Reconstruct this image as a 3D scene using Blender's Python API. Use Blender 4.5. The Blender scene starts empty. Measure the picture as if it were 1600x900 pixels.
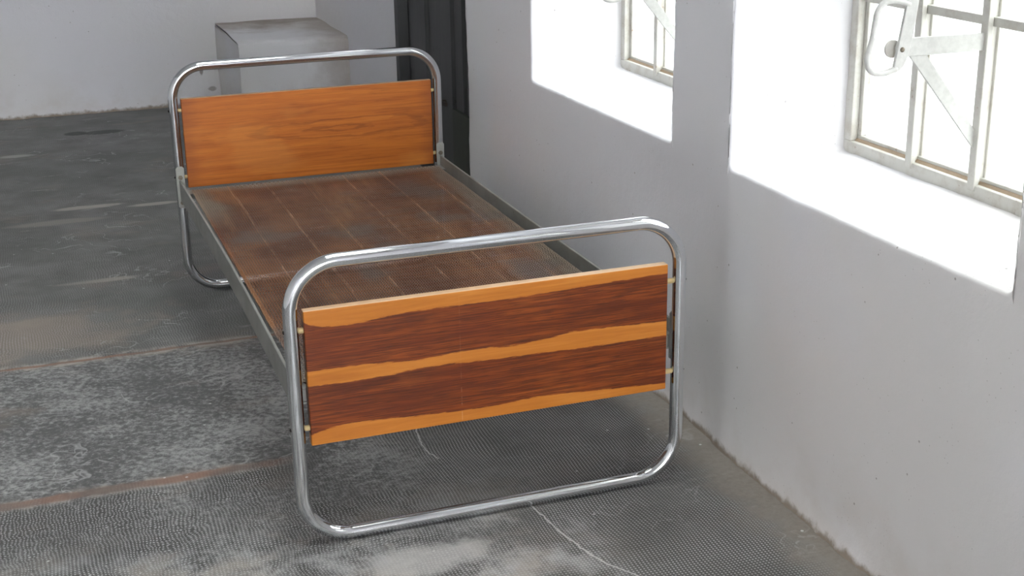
import bpy, math, random
from mathutils import Vector, Matrix, noise

random.seed(7)
SC = bpy.context.scene
COL = SC.collection

# ------------------------------------------------------------------ camera (solved from the photograph)
CAM = Vector((-0.50592, -2.86548, 1.59118))
YAW, PITCH, ROLL, FPX = 0.343655, 0.325042, -0.016758, 2166.337
BW, BL = 0.95, 1.98635            # bed width between post centres, bed length
TR = 0.0165                       # tube radius
H_FOOT, H_HEAD = 0.684, 0.8094

# ------------------------------------------------------------------ mesh helpers
class MB:
    def __init__(s):
        s.v, s.f, s.sm = [], [], []
    def add(s, verts, faces, smooth=False):
        o = len(s.v)
        s.v.extend([tuple(p) for p in verts])
        s.f.extend([tuple(i + o for i in f) for f in faces])
        s.sm.extend([smooth] * len(faces))
        return o
    def box(s, lo, hi):
        x0, y0, z0 = lo; x1, y1, z1 = hi
        s.add([(x0,y0,z0),(x1,y0,z0),(x1,y1,z0),(x0,y1,z0),(x0,y0,z1),(x1,y0,z1),(x1,y1,z1),(x0,y1,z1)],
              [(0,3,2,1),(4,5,6,7),(0,1,5,4),(1,2,6,5),(2,3,7,6),(3,0,4,7)])
    def prism(s, poly, axis, a, b):
        """poly: 2D outline in the plane normal to axis (other axes in x,y,z order), extruded a..b"""
        def mk(p, t):
            q = list(p); q.insert(axis, t); return tuple(q)
        n = len(poly)
        vs = [mk(p, a) for p in poly] + [mk(p, b) for p in poly]
        fs = [tuple(range(n))[::-1], tuple(range(n, 2*n))] + [(i, (i+1) % n, n+(i+1) % n, n+i) for i in range(n)]
        s.add(vs, fs)
    def tube(s, pts, r, n=16, closed=False, caps=True):
        pts = [Vector(p) for p in pts]
        m = len(pts)
        T = []
        for i in range(m):
            if closed: t = pts[(i+1) % m] - pts[i-1]
            else: t = pts[min(i+1, m-1)] - pts[max(i-1, 0)]
            T.append(t.normalized())
        ref = Vector((0,1,0)) if abs(T[0].y) < .9 else Vector((1,0,0))
        N = (ref - T[0]*ref.dot(T[0])).normalized()
        vs = []
        for i in range(m):
            N = (N - T[i]*N.dot(T[i])).normalized()
            B = T[i].cross(N)
            rr = r[i] if isinstance(r, (list, tuple)) else r
            for k in range(n):
                a = 2*math.pi*k/n
                vs.append(pts[i] + N*(rr*math.cos(a)) + B*(rr*math.sin(a)))
        fs = []
        for i in range(m if closed else m-1):
            j = (i+1) % m
            for k in range(n):
                l = (k+1) % n
                fs.append((i*n+k, i*n+l, j*n+l, j*n+k))
        o = s.add(vs, fs, True)
        if caps and not closed:
            s.f.append(tuple(o+k for k in range(n))[::-1]); s.sm.append(False)
            s.f.append(tuple(o+(m-1)*n+k for k in range(n))); s.sm.append(False)
    def cyl(s, a, b, r, n=14):
        s.tube([a, b], r, n)
    def dome(s, c, d, r, h, n=14, rings=4):
        """low domed head at c pointing along d"""
        d = Vector(d).normalized(); c = Vector(c)
        prof = [c + d*(h*math.sin(math.pi/2*k/rings)) for k in range(rings+1)]
        rad = [max(r*math.cos(math.pi/2*k/rings), r*.03) for k in range(rings+1)]
        s.tube([c - d*.002] + prof, [r] + rad, n)
    def build(s, name, mat, parent=None, bevel=0, seg=2, kind=None, label=None):
        me = bpy.data.meshes.new(name)
        me.from_pydata(s.v, [], s.f)
        me.update()
        me.polygons.foreach_set('use_smooth', s.sm)
        if isinstance(mat, (list, tuple)):
            for m in mat: me.materials.append(m)
        else:
            me.materials.append(mat)
        o = bpy.data.objects.new(name, me)
        COL.objects.link(o)
        if parent is not None:
            o.parent = parent
            o.location = -Vector(parent.get('_b', (0,0,0)))
        if bevel:
            md = o.modifiers.new('bevel', 'BEVEL'); md.width = bevel; md.segments = seg
            md.limit_method = 'ANGLE'; md.angle_limit = math.radians(40); md.harden_normals = False
        if kind: o['kind'] = kind
        if label: o['label'] = label
        return o

def empty(name, loc):
    o = bpy.data.objects.new(name, None); COL.objects.link(o)
    o.location = loc; o.empty_display_size = .1
    return o

# ------------------------------------------------------------------ material helpers
class NT:
    def __init__(s, name):
        s.m = bpy.data.materials.new(name); s.m.use_nodes = True
        s.t = s.m.node_tree; s.t.nodes.clear()
        s.out = s.n('ShaderNodeOutputMaterial')
        s.co = s.n('ShaderNodeTexCoord').outputs['Object']
    def n(s, typ, **kw):
        nd = s.t.nodes.new(typ)
        for k, v in kw.items(): setattr(nd, k, v)
        return nd
    def lk(s, a, b):
        if isinstance(a, (int, float)): b.default_value = a
        elif isinstance(a, (tuple, list)):
            b.default_value = tuple(a) if len(a) == len(b.default_value) else (*a, 1)
        else: s.t.links.new(a, b)
    def m_(s, op, a, b=0, c=0, clamp=False):
        nd = s.n('ShaderNodeMath', operation=op, use_clamp=clamp)
        for i, x in enumerate((a, b, c)): s.lk(x, nd.inputs[i])
        return nd.outputs[0]
    def step(s, x, e0, e1, lo=0., hi=1.):
        nd = s.n('ShaderNodeMapRange', interpolation_type='SMOOTHSTEP')
        s.lk(x, nd.inputs[0]); 
        for i, v in enumerate((e0, e1, lo, hi)): s.lk(v, nd.inputs[i+1])
        return nd.outputs[0]
    def mix(s, f, a, b, mode='MIX'):
        nd = s.n('ShaderNodeMix', data_type='RGBA', blend_type=mode)
        s.lk(f, nd.inputs[0]); s.lk(a, nd.inputs[6]); s.lk(b, nd.inputs[7])
        return nd.outputs[2]
    def mixf(s, f, a, b):
        nd = s.n('ShaderNodeMix', data_type='FLOAT')
        s.lk(f, nd.inputs[0]); s.lk(a, nd.inputs[2]); s.lk(b, nd.inputs[3])
        return nd.outputs[0]
    def noise(s, scale, detail=4, rough=.55, co=None, dist=0, out=0):
        nd = s.n('ShaderNodeTexNoise')
        s.lk(co or s.co, nd.inputs['Vector']); nd.inputs['Scale'].default_value = scale
        nd.inputs['Detail'].default_value = detail; nd.inputs['Roughness'].default_value = rough
        nd.inputs['Distortion'].default_value = dist
        return nd.outputs[out]
    def vor(s, scale, feature='F1', co=None, rand=1, out='Distance'):
        nd = s.n('ShaderNodeTexVoronoi', feature=feature)
        s.lk(co or s.co, nd.inputs['Vector']); nd.inputs['Scale'].default_value = scale
        nd.inputs['Randomness'].default_value = rand
        return nd.outputs[out]
    def map(s, scale=(1,1,1), loc=(0,0,0), rot=(0,0,0), co=None):
        nd = s.n('ShaderNodeMapping'); s.lk(co or s.co, nd.inputs[0])
        nd.inputs['Scale'].default_value = scale; nd.inputs['Location'].default_value = loc
        nd.inputs['Rotation'].default_value = rot
        return nd.outputs[0]
    def xyz(s, co=None):
        nd = s.n('ShaderNodeSeparateXYZ'); s.lk(co or s.co, nd.inputs[0]); return nd.outputs
    def comb(s, x, y, z):
        nd = s.n('ShaderNodeCombineXYZ')
        for i, v in enumerate((x, y, z)): s.lk(v, nd.inputs[i])
        return nd.outputs[0]
    def curve(s, x, pts):
        nd = s.n('ShaderNodeFloatCurve'); s.lk(x, nd.inputs['Value'])
        c = nd.mapping.curves[0]
        pts = sorted((min(max(a, 0), 1), b) for a, b in pts)
        c.points[0].location = pts[0]; c.points[1].location = pts[-1]
        for p in pts[1:-1]: c.points.new(*p)
        for p in c.points: p.handle_type = 'AUTO'
        nd.mapping.update()
        return nd.outputs[0]
    def ramp(s, x, stops):
        nd = s.n('ShaderNodeValToRGB'); s.lk(x, nd.inputs[0])
        el = nd.color_ramp.elements
        while len(el) < len(stops): el.new(.5)
        for e, (p, c) in zip(el, stops): e.position = p; e.color = (*c, 1)
        return nd.outputs[0]
    def bump(s, h, strength=.3, dist=.01, normal=None):
        nd = s.n('ShaderNodeBump'); s.lk(h, nd.inputs['Height'])
        nd.inputs['Strength'].default_value = strength; nd.inputs['Distance'].default_value = dist
        if normal is not None: s.lk(normal, nd.inputs['Normal'])
        return nd.outputs[0]
    def bsdf(s, col, rough=.6, metal=0., normal=None, spec=.5, coat=0., coat_r=.1):
        b = s.n('ShaderNodeBsdfPrincipled')
        s.lk(col, b.inputs['Base Color']); s.lk(rough, b.inputs['Roughness']); s.lk(metal, b.inputs['Metallic'])
        s.lk(spec, b.inputs['Specular IOR Level']); s.lk(coat, b.inputs['Coat Weight']); s.lk(coat_r, b.inputs['Coat Roughness'])
        if normal is not None: s.lk(normal, b.inputs['Normal'])
        s.t.links.new(b.outputs[0], s.out.inputs[0])
        return s.m

def srgb(r, g, b):
    f = lambda c: (c/12.92 if c <= .04045 else ((c+.055)/1.055)**2.4)
    return tuple(f(c/255) for c in (r, g, b))

# ---- plaster
def plaster(name, base, warm, amt=1.0):
    t = NT(name)
    big = t.noise(1.3, 3, .5)
    col = t.mix(t.step(big, .35, .65), base, warm)
    x, y, z = t.xyz()
    # specks and pin holes in the limewash
    v = t.vor(26, 'F1'); sel = t.noise(17, 2, .5)
    rn = t.m_('MULTIPLY', t.step(v, .055, .085, 1, 0), t.step(sel, .56, .6))
    col = t.mix(t.m_('MULTIPLY', rn, .55*amt), col, srgb(112, 100, 88))
    v2 = t.vor(75, 'F1'); sel2 = t.noise(9, 2, .5)
    rn2 = t.m_('MULTIPLY', t.step(v2, .06, .12, 1, 0), t.step(sel2, .55, .6))
    col = t.mix(t.m_('MULTIPLY', rn2, .4*amt), col, srgb(120, 110, 100))
    # dirt line where the wall meets the floor
    dn = t.noise(22, 5, .65)
    low = t.step(t.m_('SUBTRACT', z, t.m_('MULTIPLY', t.m_('SUBTRACT', dn, .45), .05)), .0, .022, 1, 0)
    col = t.mix(t.m_('MULTIPLY', low, .85), col, srgb(128, 112, 92))
    haze = t.m_('MULTIPLY', t.step(z, .02, .30, 1, 0), t.step(t.noise(5, 4, .6), .4, .7))
    col = t.mix(t.m_('MULTIPLY', haze, .22), col, srgb(190, 176, 160))
    h = t.m_('ADD', t.m_('MULTIPLY', t.noise(14, 5, .6), 1.0), t.m_('MULTIPLY', t.noise(130, 3, .6), .16))
    h = t.m_('SUBTRACT', h, t.m_('MULTIPLY', rn, .25))
    nrm = t.bump(h, .30, .008)
    return t.bsdf(col, .85, 0, nrm, .25)

M_WALL = plaster('limewashed_plaster', (.78, .775, .81), (.79, .77, .765))
M_BACK = plaster('plaster_back', (.79, .785, .825), (.78, .77, .775), 1.0)
def wall_stain(mat, spots):
    nt = mat.node_tree; b = [n for n in nt.nodes if n.type == 'BSDF_PRINCIPLED'][0]
    t = NT.__new__(NT); t.m = mat; t.t = nt; t.co = [n for n in nt.nodes if n.type == 'TEX_COORD'][0].outputs['Object']
    x, y, z = t.xyz(); col = b.inputs['Base Color'].links[0].from_socket
    nn = t.m_('MULTIPLY', t.m_('SUBTRACT', t.noise(28, 4, .6), .5), 2.2)
    for cx, cz, ax, az, amt in spots:
        a = t.m_('MULTIPLY', t.m_('SUBTRACT', x, cx), 1/ax); c = t.m_('MULTIPLY', t.m_('SUBTRACT', z, cz), 1/az)
        r2 = t.m_('ADD', t.m_('ADD', t.m_('MULTIPLY', a, a), t.m_('MULTIPLY', c, c)), nn)
        col = t.mix(t.m_('MULTIPLY', t.step(r2, .3, 1.1, 1, 0), amt), col, srgb(104, 84, 72))
    t.lk(col, b.inputs['Base Color'])
wall_stain(M_BACK, [(.556, .205, .012, .034, .65), (.615, .09, .03, .016, .5)])

# ---- old concrete floor
def floor_mat():
    t = NT('worn_concrete')
    x, y, z = t.xyz()
    big = t.noise(.9, 4, .55)
    mid = t.noise(4.5, 6, .62)
    fine = t.noise(60, 4, .7)
    strk = t.noise(1, 5, .65, t.map((3.0, 14, 1)))
    col = t.ramp(mid, [(.25, (.115, .113, .107)), (.5, (.185, .183, .176)), (.75, (.29, .285, .278))])
    col = t.mix(t.step(big, .35, .7, 0, .6), col, (.135, .145, .132), 'MIX')
    # the slabs nearest the viewer are chalky: dark cement showing through a broken white film
    slab = t.step(y, 1.42, 1.445, 1, 0)
    spk = t.noise(1, 8, .80, t.map((50, 58, 1), (0, 0, 0), (0, 0, .35)))
    film = t.noise(3.4, 6, .62, t.map(loc=(3, 8, 0)))
    pale = t.mix(t.step(t.m_('ADD', spk, t.m_('MULTIPLY', t.m_('SUBTRACT', film, .5), .55)), .42, .66), (.105, .104, .104), (.49, .485, .48))
    trow = t.m_('MULTIPLY', slab, t.step(x, .2, .6, 1, .15))
    col = t.mix(t.m_('MULTIPLY', trow, .85), col, pale)
    # warm worn patches
    warm = t.step(t.noise(2.3, 5, .6, t.map((1, 1.7, 1), (3.1, .4, 0))), .56, .70)
    col = t.mix(t.m_('MULTIPLY', warm, .45), col, (.30, .25, .21))
    # beige worn area left of the bed
    dx = t.m_('MULTIPLY', t.m_('ADD', x, .60), 2.1); dy = t.m_('MULTIPLY', t.m_('ADD', y, -1.74), 3.2)
    rr = t.m_('SQRT', t.m_('ADD', t.m_('MULTIPLY', dx, dx), t.m_('MULTIPLY', dy, dy)))
    bz = t.step(t.m_('ADD', rr, t.m_('MULTIPLY', t.m_('SUBTRACT', mid, .5), 2.2)), .35, 1.0, 1, 0)
    col = t.mix(t.m_('MULTIPLY', bz, .85), col, (.40, .335, .285))
    # chalky scuffs running across the room
    sc = t.m_('MULTIPLY', t.step(strk, .60, .70), t.step(fine, .35, .6))
    col = t.mix(t.m_('MULTIPLY', sc, .5), col, (.50, .475, .45))
    # scratches: thin warped ridges
    w = t.n('ShaderNodeTexNoise'); w.inputs['Scale'].default_value = 6; t.lk(t.co, w.inputs['Vector'])
    wc = t.n('ShaderNodeVectorMath', operation='MULTIPLY_ADD')
    t.lk(w.outputs['Color'], wc.inputs[0]); wc.inputs[1].default_value = (.25, .25, 0); t.lk(t.co, wc.inputs[2])
    rid = t.m_('ABSOLUTE', t.m_('SUBTRACT', t.noise(5.5, 3, .5, wc.outputs[0]), .5))
    scr = t.m_('MULTIPLY', t.step(rid, .0, .012, 1, 0), t.step(t.noise(3, 3, .5, t.map(loc=(7, 2, 0))), .5, .6))
    col = t.mix(t.m_('MULTIPLY', scr, .55), col, (.58, .57, .57))
    # stamped pimple pattern
    wp = t.n('ShaderNodeTexNoise'); wp.inputs['Scale'].default_value = 2.2; t.lk(t.co, wp.inputs['Vector'])
    wv = t.n('ShaderNodeVectorMath', operation='MULTIPLY_ADD')
    t.lk(wp.outputs['Color'], wv.inputs[0]); wv.inputs[1].default_value = (.06, .06, 0); t.lk(t.co, wv.inputs[2])
    wq = t.n('ShaderNodeTexNoise'); wq.inputs['Scale'].default_value = 34; t.lk(t.co, wq.inputs['Vector'])
    wu = t.n('ShaderNodeVectorMath', operation='MULTIPLY_ADD')
    t.lk(wq.outputs['Color'], wu.inputs[0]); t.lk(wv.outputs[0], wu.inputs[2])
    ruff = t.m_('MULTIPLY', t.step(x, .1, .45, 1, .0), t.step(t.noise(4, 4, .6, t.map(loc=(0, 4, 4))), .40, .56))
    ruff = t.m_('ADD', t.m_('MULTIPLY', ruff, .016), .0025)
    t.lk(t.comb(ruff, ruff, 0), wu.inputs[1])
    px, py, _ = t.xyz(wu.outputs[0])
    k = 2*math.pi/.0086
    sx = t.m_('ADD', t.m_('COSINE', t.m_('MULTIPLY', px, k)), t.m_('COSINE', t.m_('MULTIPLY', py, k)))
    dot = t.step(sx, .35, 1.35)
    # stamped everywhere but the trowelled strip left of the bed; rubbed away in places
    strip = t.m_('MULTIPLY', t.m_('MULTIPLY', t.step(y, .46, .50), t.step(y, 1.40, 1.44, 1, 0)), t.step(x, .16, .36, 1, 0))
    px0 = t.m_('MULTIPLY', t.m_('SUBTRACT', x, .17), 4.2); py0 = t.m_('MULTIPLY', t.m_('SUBTRACT', y, .33), 5.2)
    spill = t.step(t.m_('ADD', t.m_('ADD', t.m_('MULTIPLY', px0, px0), t.m_('MULTIPLY', py0, py0)), t.m_('MULTIPLY', t.m_('SUBTRACT', mid, .5), 2.6)), .35, 1.0, 1, 0)
    pat = t.m_('MULTIPLY', t.m_('SUBTRACT', 1, t.m_('MAXIMUM', t.m_('MULTIPLY', strip, .97), t.m_('MULTIPLY', spill, .7))),
               t.step(t.noise(3.2, 5, .6, t.map(loc=(2.2, 9, 0))), .30, .52, t.step(x, .2, .6, .05, .6), 1))
    edge = t.m_('SUBTRACT', 1.105, x)
    pat = t.m_('MULTIPLY', pat, t.step(t.m_('ADD', edge, t.m_('MULTIPLY', t.m_('SUBTRACT', mid, .5), .16)), .03, .11))
    far = t.m_('MULTIPLY', t.step(y, 1.2, 3.6, 1, .4), t.step(y, 1.40, 1.46, 1, .45))
    pat = t.m_('MULTIPLY', pat, far)
    col = t.mix(t.m_('MULTIPLY', pat, t.m_('SUBTRACT', .72, t.m_('MULTIPLY', dot, .72))), col, (.062, .060, .056))
    lite = t.mixf(t.step(big, .3, .7), .85, .5)
    col = t.mix(t.m_('MULTIPLY', t.m_('MULTIPLY', pat, dot), t.m_('MULTIPLY', lite, t.step(mid, .25, .6, .35, 1))), col, (.66, .655, .65))
    # pale powdery drifts at the very front
    pw = t.m_('MULTIPLY', t.step(t.noise(5, 6, .68, t.map(loc=(6, 6, 0))), .42, .62), t.step(y, -.12, .30, 1, 0))
    pw = t.m_('MULTIPLY', pw, t.step(x, .45, .75, 1, 0))
    col = t.mix(t.m_('MULTIPLY', pw, .65), col, t.mix(t.step(mid, .4, .6), (.50, .45, .40), (.62, .62, .62)))
    # dusty earth strip along the window wall
    dust = t.step(t.m_('ADD', edge, t.m_('MULTIPLY', t.m_('SUBTRACT', t.noise(9, 5, .6), .5), .2)), .0, .15, 1, 0)
    col = t.mix(t.m_('MULTIPLY', dust, .75), col, t.mix(fine, (.20, .172, .145), (.37, .325, .285)))
    # slab joints across the room
    jn = t.m_('MULTIPLY', t.m_('SUBTRACT', t.noise(7, 5, .6), .5), .035)
    def joint(col, y0, fade, wred):
        dd = t.m_('ABSOLUTE', t.m_('SUBTRACT', t.m_('ADD', y, jn), y0))
        f1 = t.m_('MULTIPLY', t.step(dd, .012, .045, 1, 0), fade)
        col = t.mix(t.m_('MULTIPLY', t.m_('MULTIPLY', f1, t.step(t.noise(11, 5, .65), .38, .6)), .75), col, (.55, .49, .43))
        f2 = t.m_('MULTIPLY', t.step(dd, wred*.6, wred*1.5, 1, 0), fade)
        col = t.mix(t.m_('MULTIPLY', f2, .85), col, t.mix(t.step(t.noise(4, 3, .5, t.map(loc=(5, 1, 0))), .4, .6), (.20, .15, .125), (.33, .18, .125)))
        return col, f2
    f_near = t.step(t.m_('ADD', x, t.m_('MULTIPLY', mid, .3)), .02, .28, 1, 0)
    col, ja = joint(col, .470, f_near, .019)
    col, jb = joint(col, 1.432, t.step(x, .05, .8, 1, .3), .009)
    # wandering hairline cracks
    def crack(col, pts, wd):
        # pts: (y, x) knots -> x as a function of y
        y0, y1 = pts[0][0], pts[-1][0]
        lo = min(p[1] for p in pts) - .01; hi = max(p[1] for p in pts) + .01
        f = t.m_('DIVIDE', t.m_('SUBTRACT', y, y0), y1 - y0)
        cx = t.curve(f, [((a-y0)/(y1-y0), (b-lo)/(hi-lo)) for a, b in pts])
        cx = t.m_('ADD', t.m_('MULTIPLY', cx, hi - lo), lo)
        cx = t.m_('ADD', cx, t.m_('MULTIPLY', t.m_('SUBTRACT', t.noise(40, 3, .6), .5), .014))
        a = t.step(t.m_('ABSOLUTE', t.m_('SUBTRACT', x, cx)), wd*.4, wd, 1, 0)
        a = t.m_('MULTIPLY', a, t.m_('MULTIPLY', t.m_('GREATER_THAN', f, 0), t.m_('LESS_THAN', f, 1)))
        return t.mix(t.m_('MULTIPLY', a, .8), col, (.66, .65, .64))
    col = crack(col, [(-.46, .70), (-.395, .654), (-.305, .608), (-.223, .587), (-.135, .571), (-.034, .561), (.02, .55)], .0035)
    col = crack(col, [(.33, .425), (.357, .418), (.395, .408), (.47, .413), (.56, .425)], .003)
    # loose chips of paint / grit
    v = t.vor(16, 'F1'); gs = t.noise(13, 1, .5)
    chip = t.m_('MULTIPLY', t.step(v, .05, .075, 1, 0), t.step(gs, .57, .6))
    col = t.mix(t.m_('MULTIPLY', chip, .8), col, (.72, .71, .69))
    # dark oil spots near the back wall
    def spot(col, cx, cy, ax, ay, amt):
        a = t.m_('MULTIPLY', t.m_('SUBTRACT', x, cx), 1/ax); b = t.m_('MULTIPLY', t.m_('SUBTRACT', y, cy), 1/ay)
        r2 = t.m_('ADD', t.m_('MULTIPLY', a, a), t.m_('MULTIPLY', b, b))
        r2 = t.m_('ADD', r2, t.m_('MULTIPLY', t.m_('SUBTRACT', fine, .5), 1.2))
        return t.mix(t.m_('MULTIPLY', t.step(r2, .4, 1.1, 1, 0), amt), col, (.028, .028, .028))
    col = spot(col, -.22, 5.0, .07, .06, .9); col = spot(col, -.08, 4.98, .13, .06, .8)
    def streak(col, cx, cy, ax, ay, c, amt):
        a = t.m_('MULTIPLY', t.m_('SUBTRACT', x, cx), 1/ax); b = t.m_('MULTIPLY', t.m_('SUBTRACT', y, cy), 1/ay)
        r2 = t.m_('ADD', t.m_('MULTIPLY', a, a), t.m_('MULTIPLY', b, b))
        r2 = t.m_('ADD', r2, t.m_('MULTIPLY', t.m_('SUBTRACT', mid, .5), 2.5))
        return t.mix(t.m_('MULTIPLY', t.step(r2, .2, 1.1, 1, 0), amt), col, c)
    col = streak(col, -.27, 3.36, .17, .035, (.52, .47, .43), .8)
    col = streak(col, .02, 3.30, .14, .03, (.52, .47, .43), .8)
    col = streak(col, -.40, 3.15, .22, .05, (.42, .37, .33), .5)
    col = streak(col, -.55, 4.55, .10, .04, (.50, .48, .46), .7)
    col = streak(col, -.30, 2.25, .16, .03, (.48, .42, .38), .6)
    col = streak(col, .25, -.16, .16, .09, (.66, .65, .63), .6)
    h = t.m_('ADD', t.m_('MULTIPLY', mid, .35), t.m_('MULTIPLY', fine, .12))
    h = t.m_('ADD', h, t.m_('MULTIPLY', t.m_('MULTIPLY', dot, pat), .22))
    h = t.m_('SUBTRACT', h, t.m_('MULTIPLY', t.m_('ADD', ja, jb), .5))
    nrm = t.bump(h, .5, .006)
    ro = t.m_('SUBTRACT', t.mixf(dust, .55, .9), t.m_('MULTIPLY', t.m_('MULTIPLY', dot, pat), .12))
    return t.bsdf(col, ro, 0, nrm, .4)
M_FLOOR = floor_mat()

# ---- chrome
def chrome(name, dull=.0):
    t = NT(name)
    x, y, z = t.xyz()
    n1 = t.noise(9, 5, .65); n2 = t.noise(160, 3, .7)
    str_ = t.noise(1, 4, .6, t.map((90, 90, 3)))
    worn = t.step(z, .10, .62, 1, 0)                       # the lower tubes are more rubbed and oxidised
    r = t.m_('ADD', .035, t.m_('MULTIPLY', t.step(n1, .4, .7), .045))
    r = t.m_('ADD', r, t.m_('MULTIPLY', t.m_('MULTIPLY', worn, t.step(str_, .3, .7)), .07 + dull))
    pit = t.m_('MULTIPLY', t.step(n2, .64, .70), t.step(n1, .5, .62))
    r = t.m_('ADD', r, t.m_('MULTIPLY', pit, .25))
    col = t.mix(t.m_('MULTIPLY', worn, .5), (.78, .80, .83), (.62, .63, .63))
    col = t.mix(t.m_('MULTIPLY', pit, .5), col, (.30, .28, .26))
    nrm = t.bump(t.m_('ADD', t.m_('MULTIPLY', str_, .3), n2), .02, .002)
    return t.bsdf(col, r, 1.0, nrm)
M_CHROME = chrome('aged_chrome')

# ---- grey-green lacquered steel
def steel_paint():
    t = NT('grey_lacquered_steel')
    n = t.noise(7, 5, .6); f = t.noise(55, 4, .7)
    col = t.mix(t.step(n, .35, .7), srgb(158, 159, 154), srgb(142, 142, 135))
    chips = t.m_('MULTIPLY', t.step(f, .62, .68), t.step(n, .5, .6))
    col = t.mix(t.m_('MULTIPLY', chips, .7), col, srgb(82, 66, 52))
    return t.bsdf(col, .42, .25, t.bump(f, .06, .003), .5)
M_STEEL = steel_paint()

def plain(name, col, rough, metal=0., bumpy=.0, scale=80):
    t = NT(name)
    n = t.noise(scale, 4, .6)
    c = t.mix(t.step(n, .3, .75, 0, .35), col, tuple(v*.6 for v in col))
    return t.bsdf(c, rough, metal, t.bump(n, bumpy, .002) if bumpy else None)
M_BOLT = plain('dark_bolt_steel', srgb(120, 112, 100), .4, .9)
M_SCREW = plain('black_screw', srgb(60, 55, 50), .5, .7)
M_PEG = plain('pale_wood_spacer', srgb(205, 180, 130), .5)
M_DARKSTEEL = plain('dark_rusty_steel', srgb(62, 52, 46), .6, .3)

# ---- bed-spring wire
def wire_mat():
    t = NT('copper_brown_wire')
    x, y, z = t.xyz()
    n = t.noise(5, 5, .6); s = t.noise(1, 4, .6, t.map((14, 1.6, 1)))
    brown = t.mix(t.step(n, .35, .68), srgb(138, 94, 74), srgb(176, 126, 94))
    brown = t.mix(t.step(s, .5, .7, 0, .5), brown, srgb(206, 156, 112))
    ed = t.m_('MINIMUM', t.m_('SUBTRACT', x, .03), t.m_('SUBTRACT', .925, x))
    ed = t.m_('MINIMUM', ed, t.m_('MINIMUM', t.m_('SUBTRACT', y, .03), t.m_('SUBTRACT', 1.925, y)))
    ed = t.m_('ADD', ed, t.m_('MULTIPLY', t.m_('SUBTRACT', n, .5), .16))
    gr = t.m_('MULTIPLY', t.step(ed, .015, .10, 1, 0), t.m_('MAXIMUM', t.step(x, .4, .6), t.m_('MAXIMUM', t.step(y, 1.35, 1.7), t.step(y, .25, .1))))
    col = t.mix(t.m_('MULTIPLY', gr, .8), brown, srgb(180, 170, 154))
    pa = t.step(t.noise(3.3, 3, .5, t.map(loc=(4, 1, 0))), .54, .64)
    col = t.mix(t.m_('MULTIPLY', pa, .55), col, srgb(146, 136, 130))
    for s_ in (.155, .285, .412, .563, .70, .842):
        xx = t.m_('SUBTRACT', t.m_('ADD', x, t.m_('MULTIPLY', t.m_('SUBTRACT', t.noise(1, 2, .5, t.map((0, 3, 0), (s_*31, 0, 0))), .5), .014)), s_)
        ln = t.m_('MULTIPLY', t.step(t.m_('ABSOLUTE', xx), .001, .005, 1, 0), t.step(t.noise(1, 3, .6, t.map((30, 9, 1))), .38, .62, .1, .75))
        col = t.mix(ln, col, srgb(232, 190, 156))  # highlights on the raised coil lines painted into the colour, with worn copper
    return t.bsdf(col, .36, .6, None, .5)
M_WIRE = wire_mat()

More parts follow.
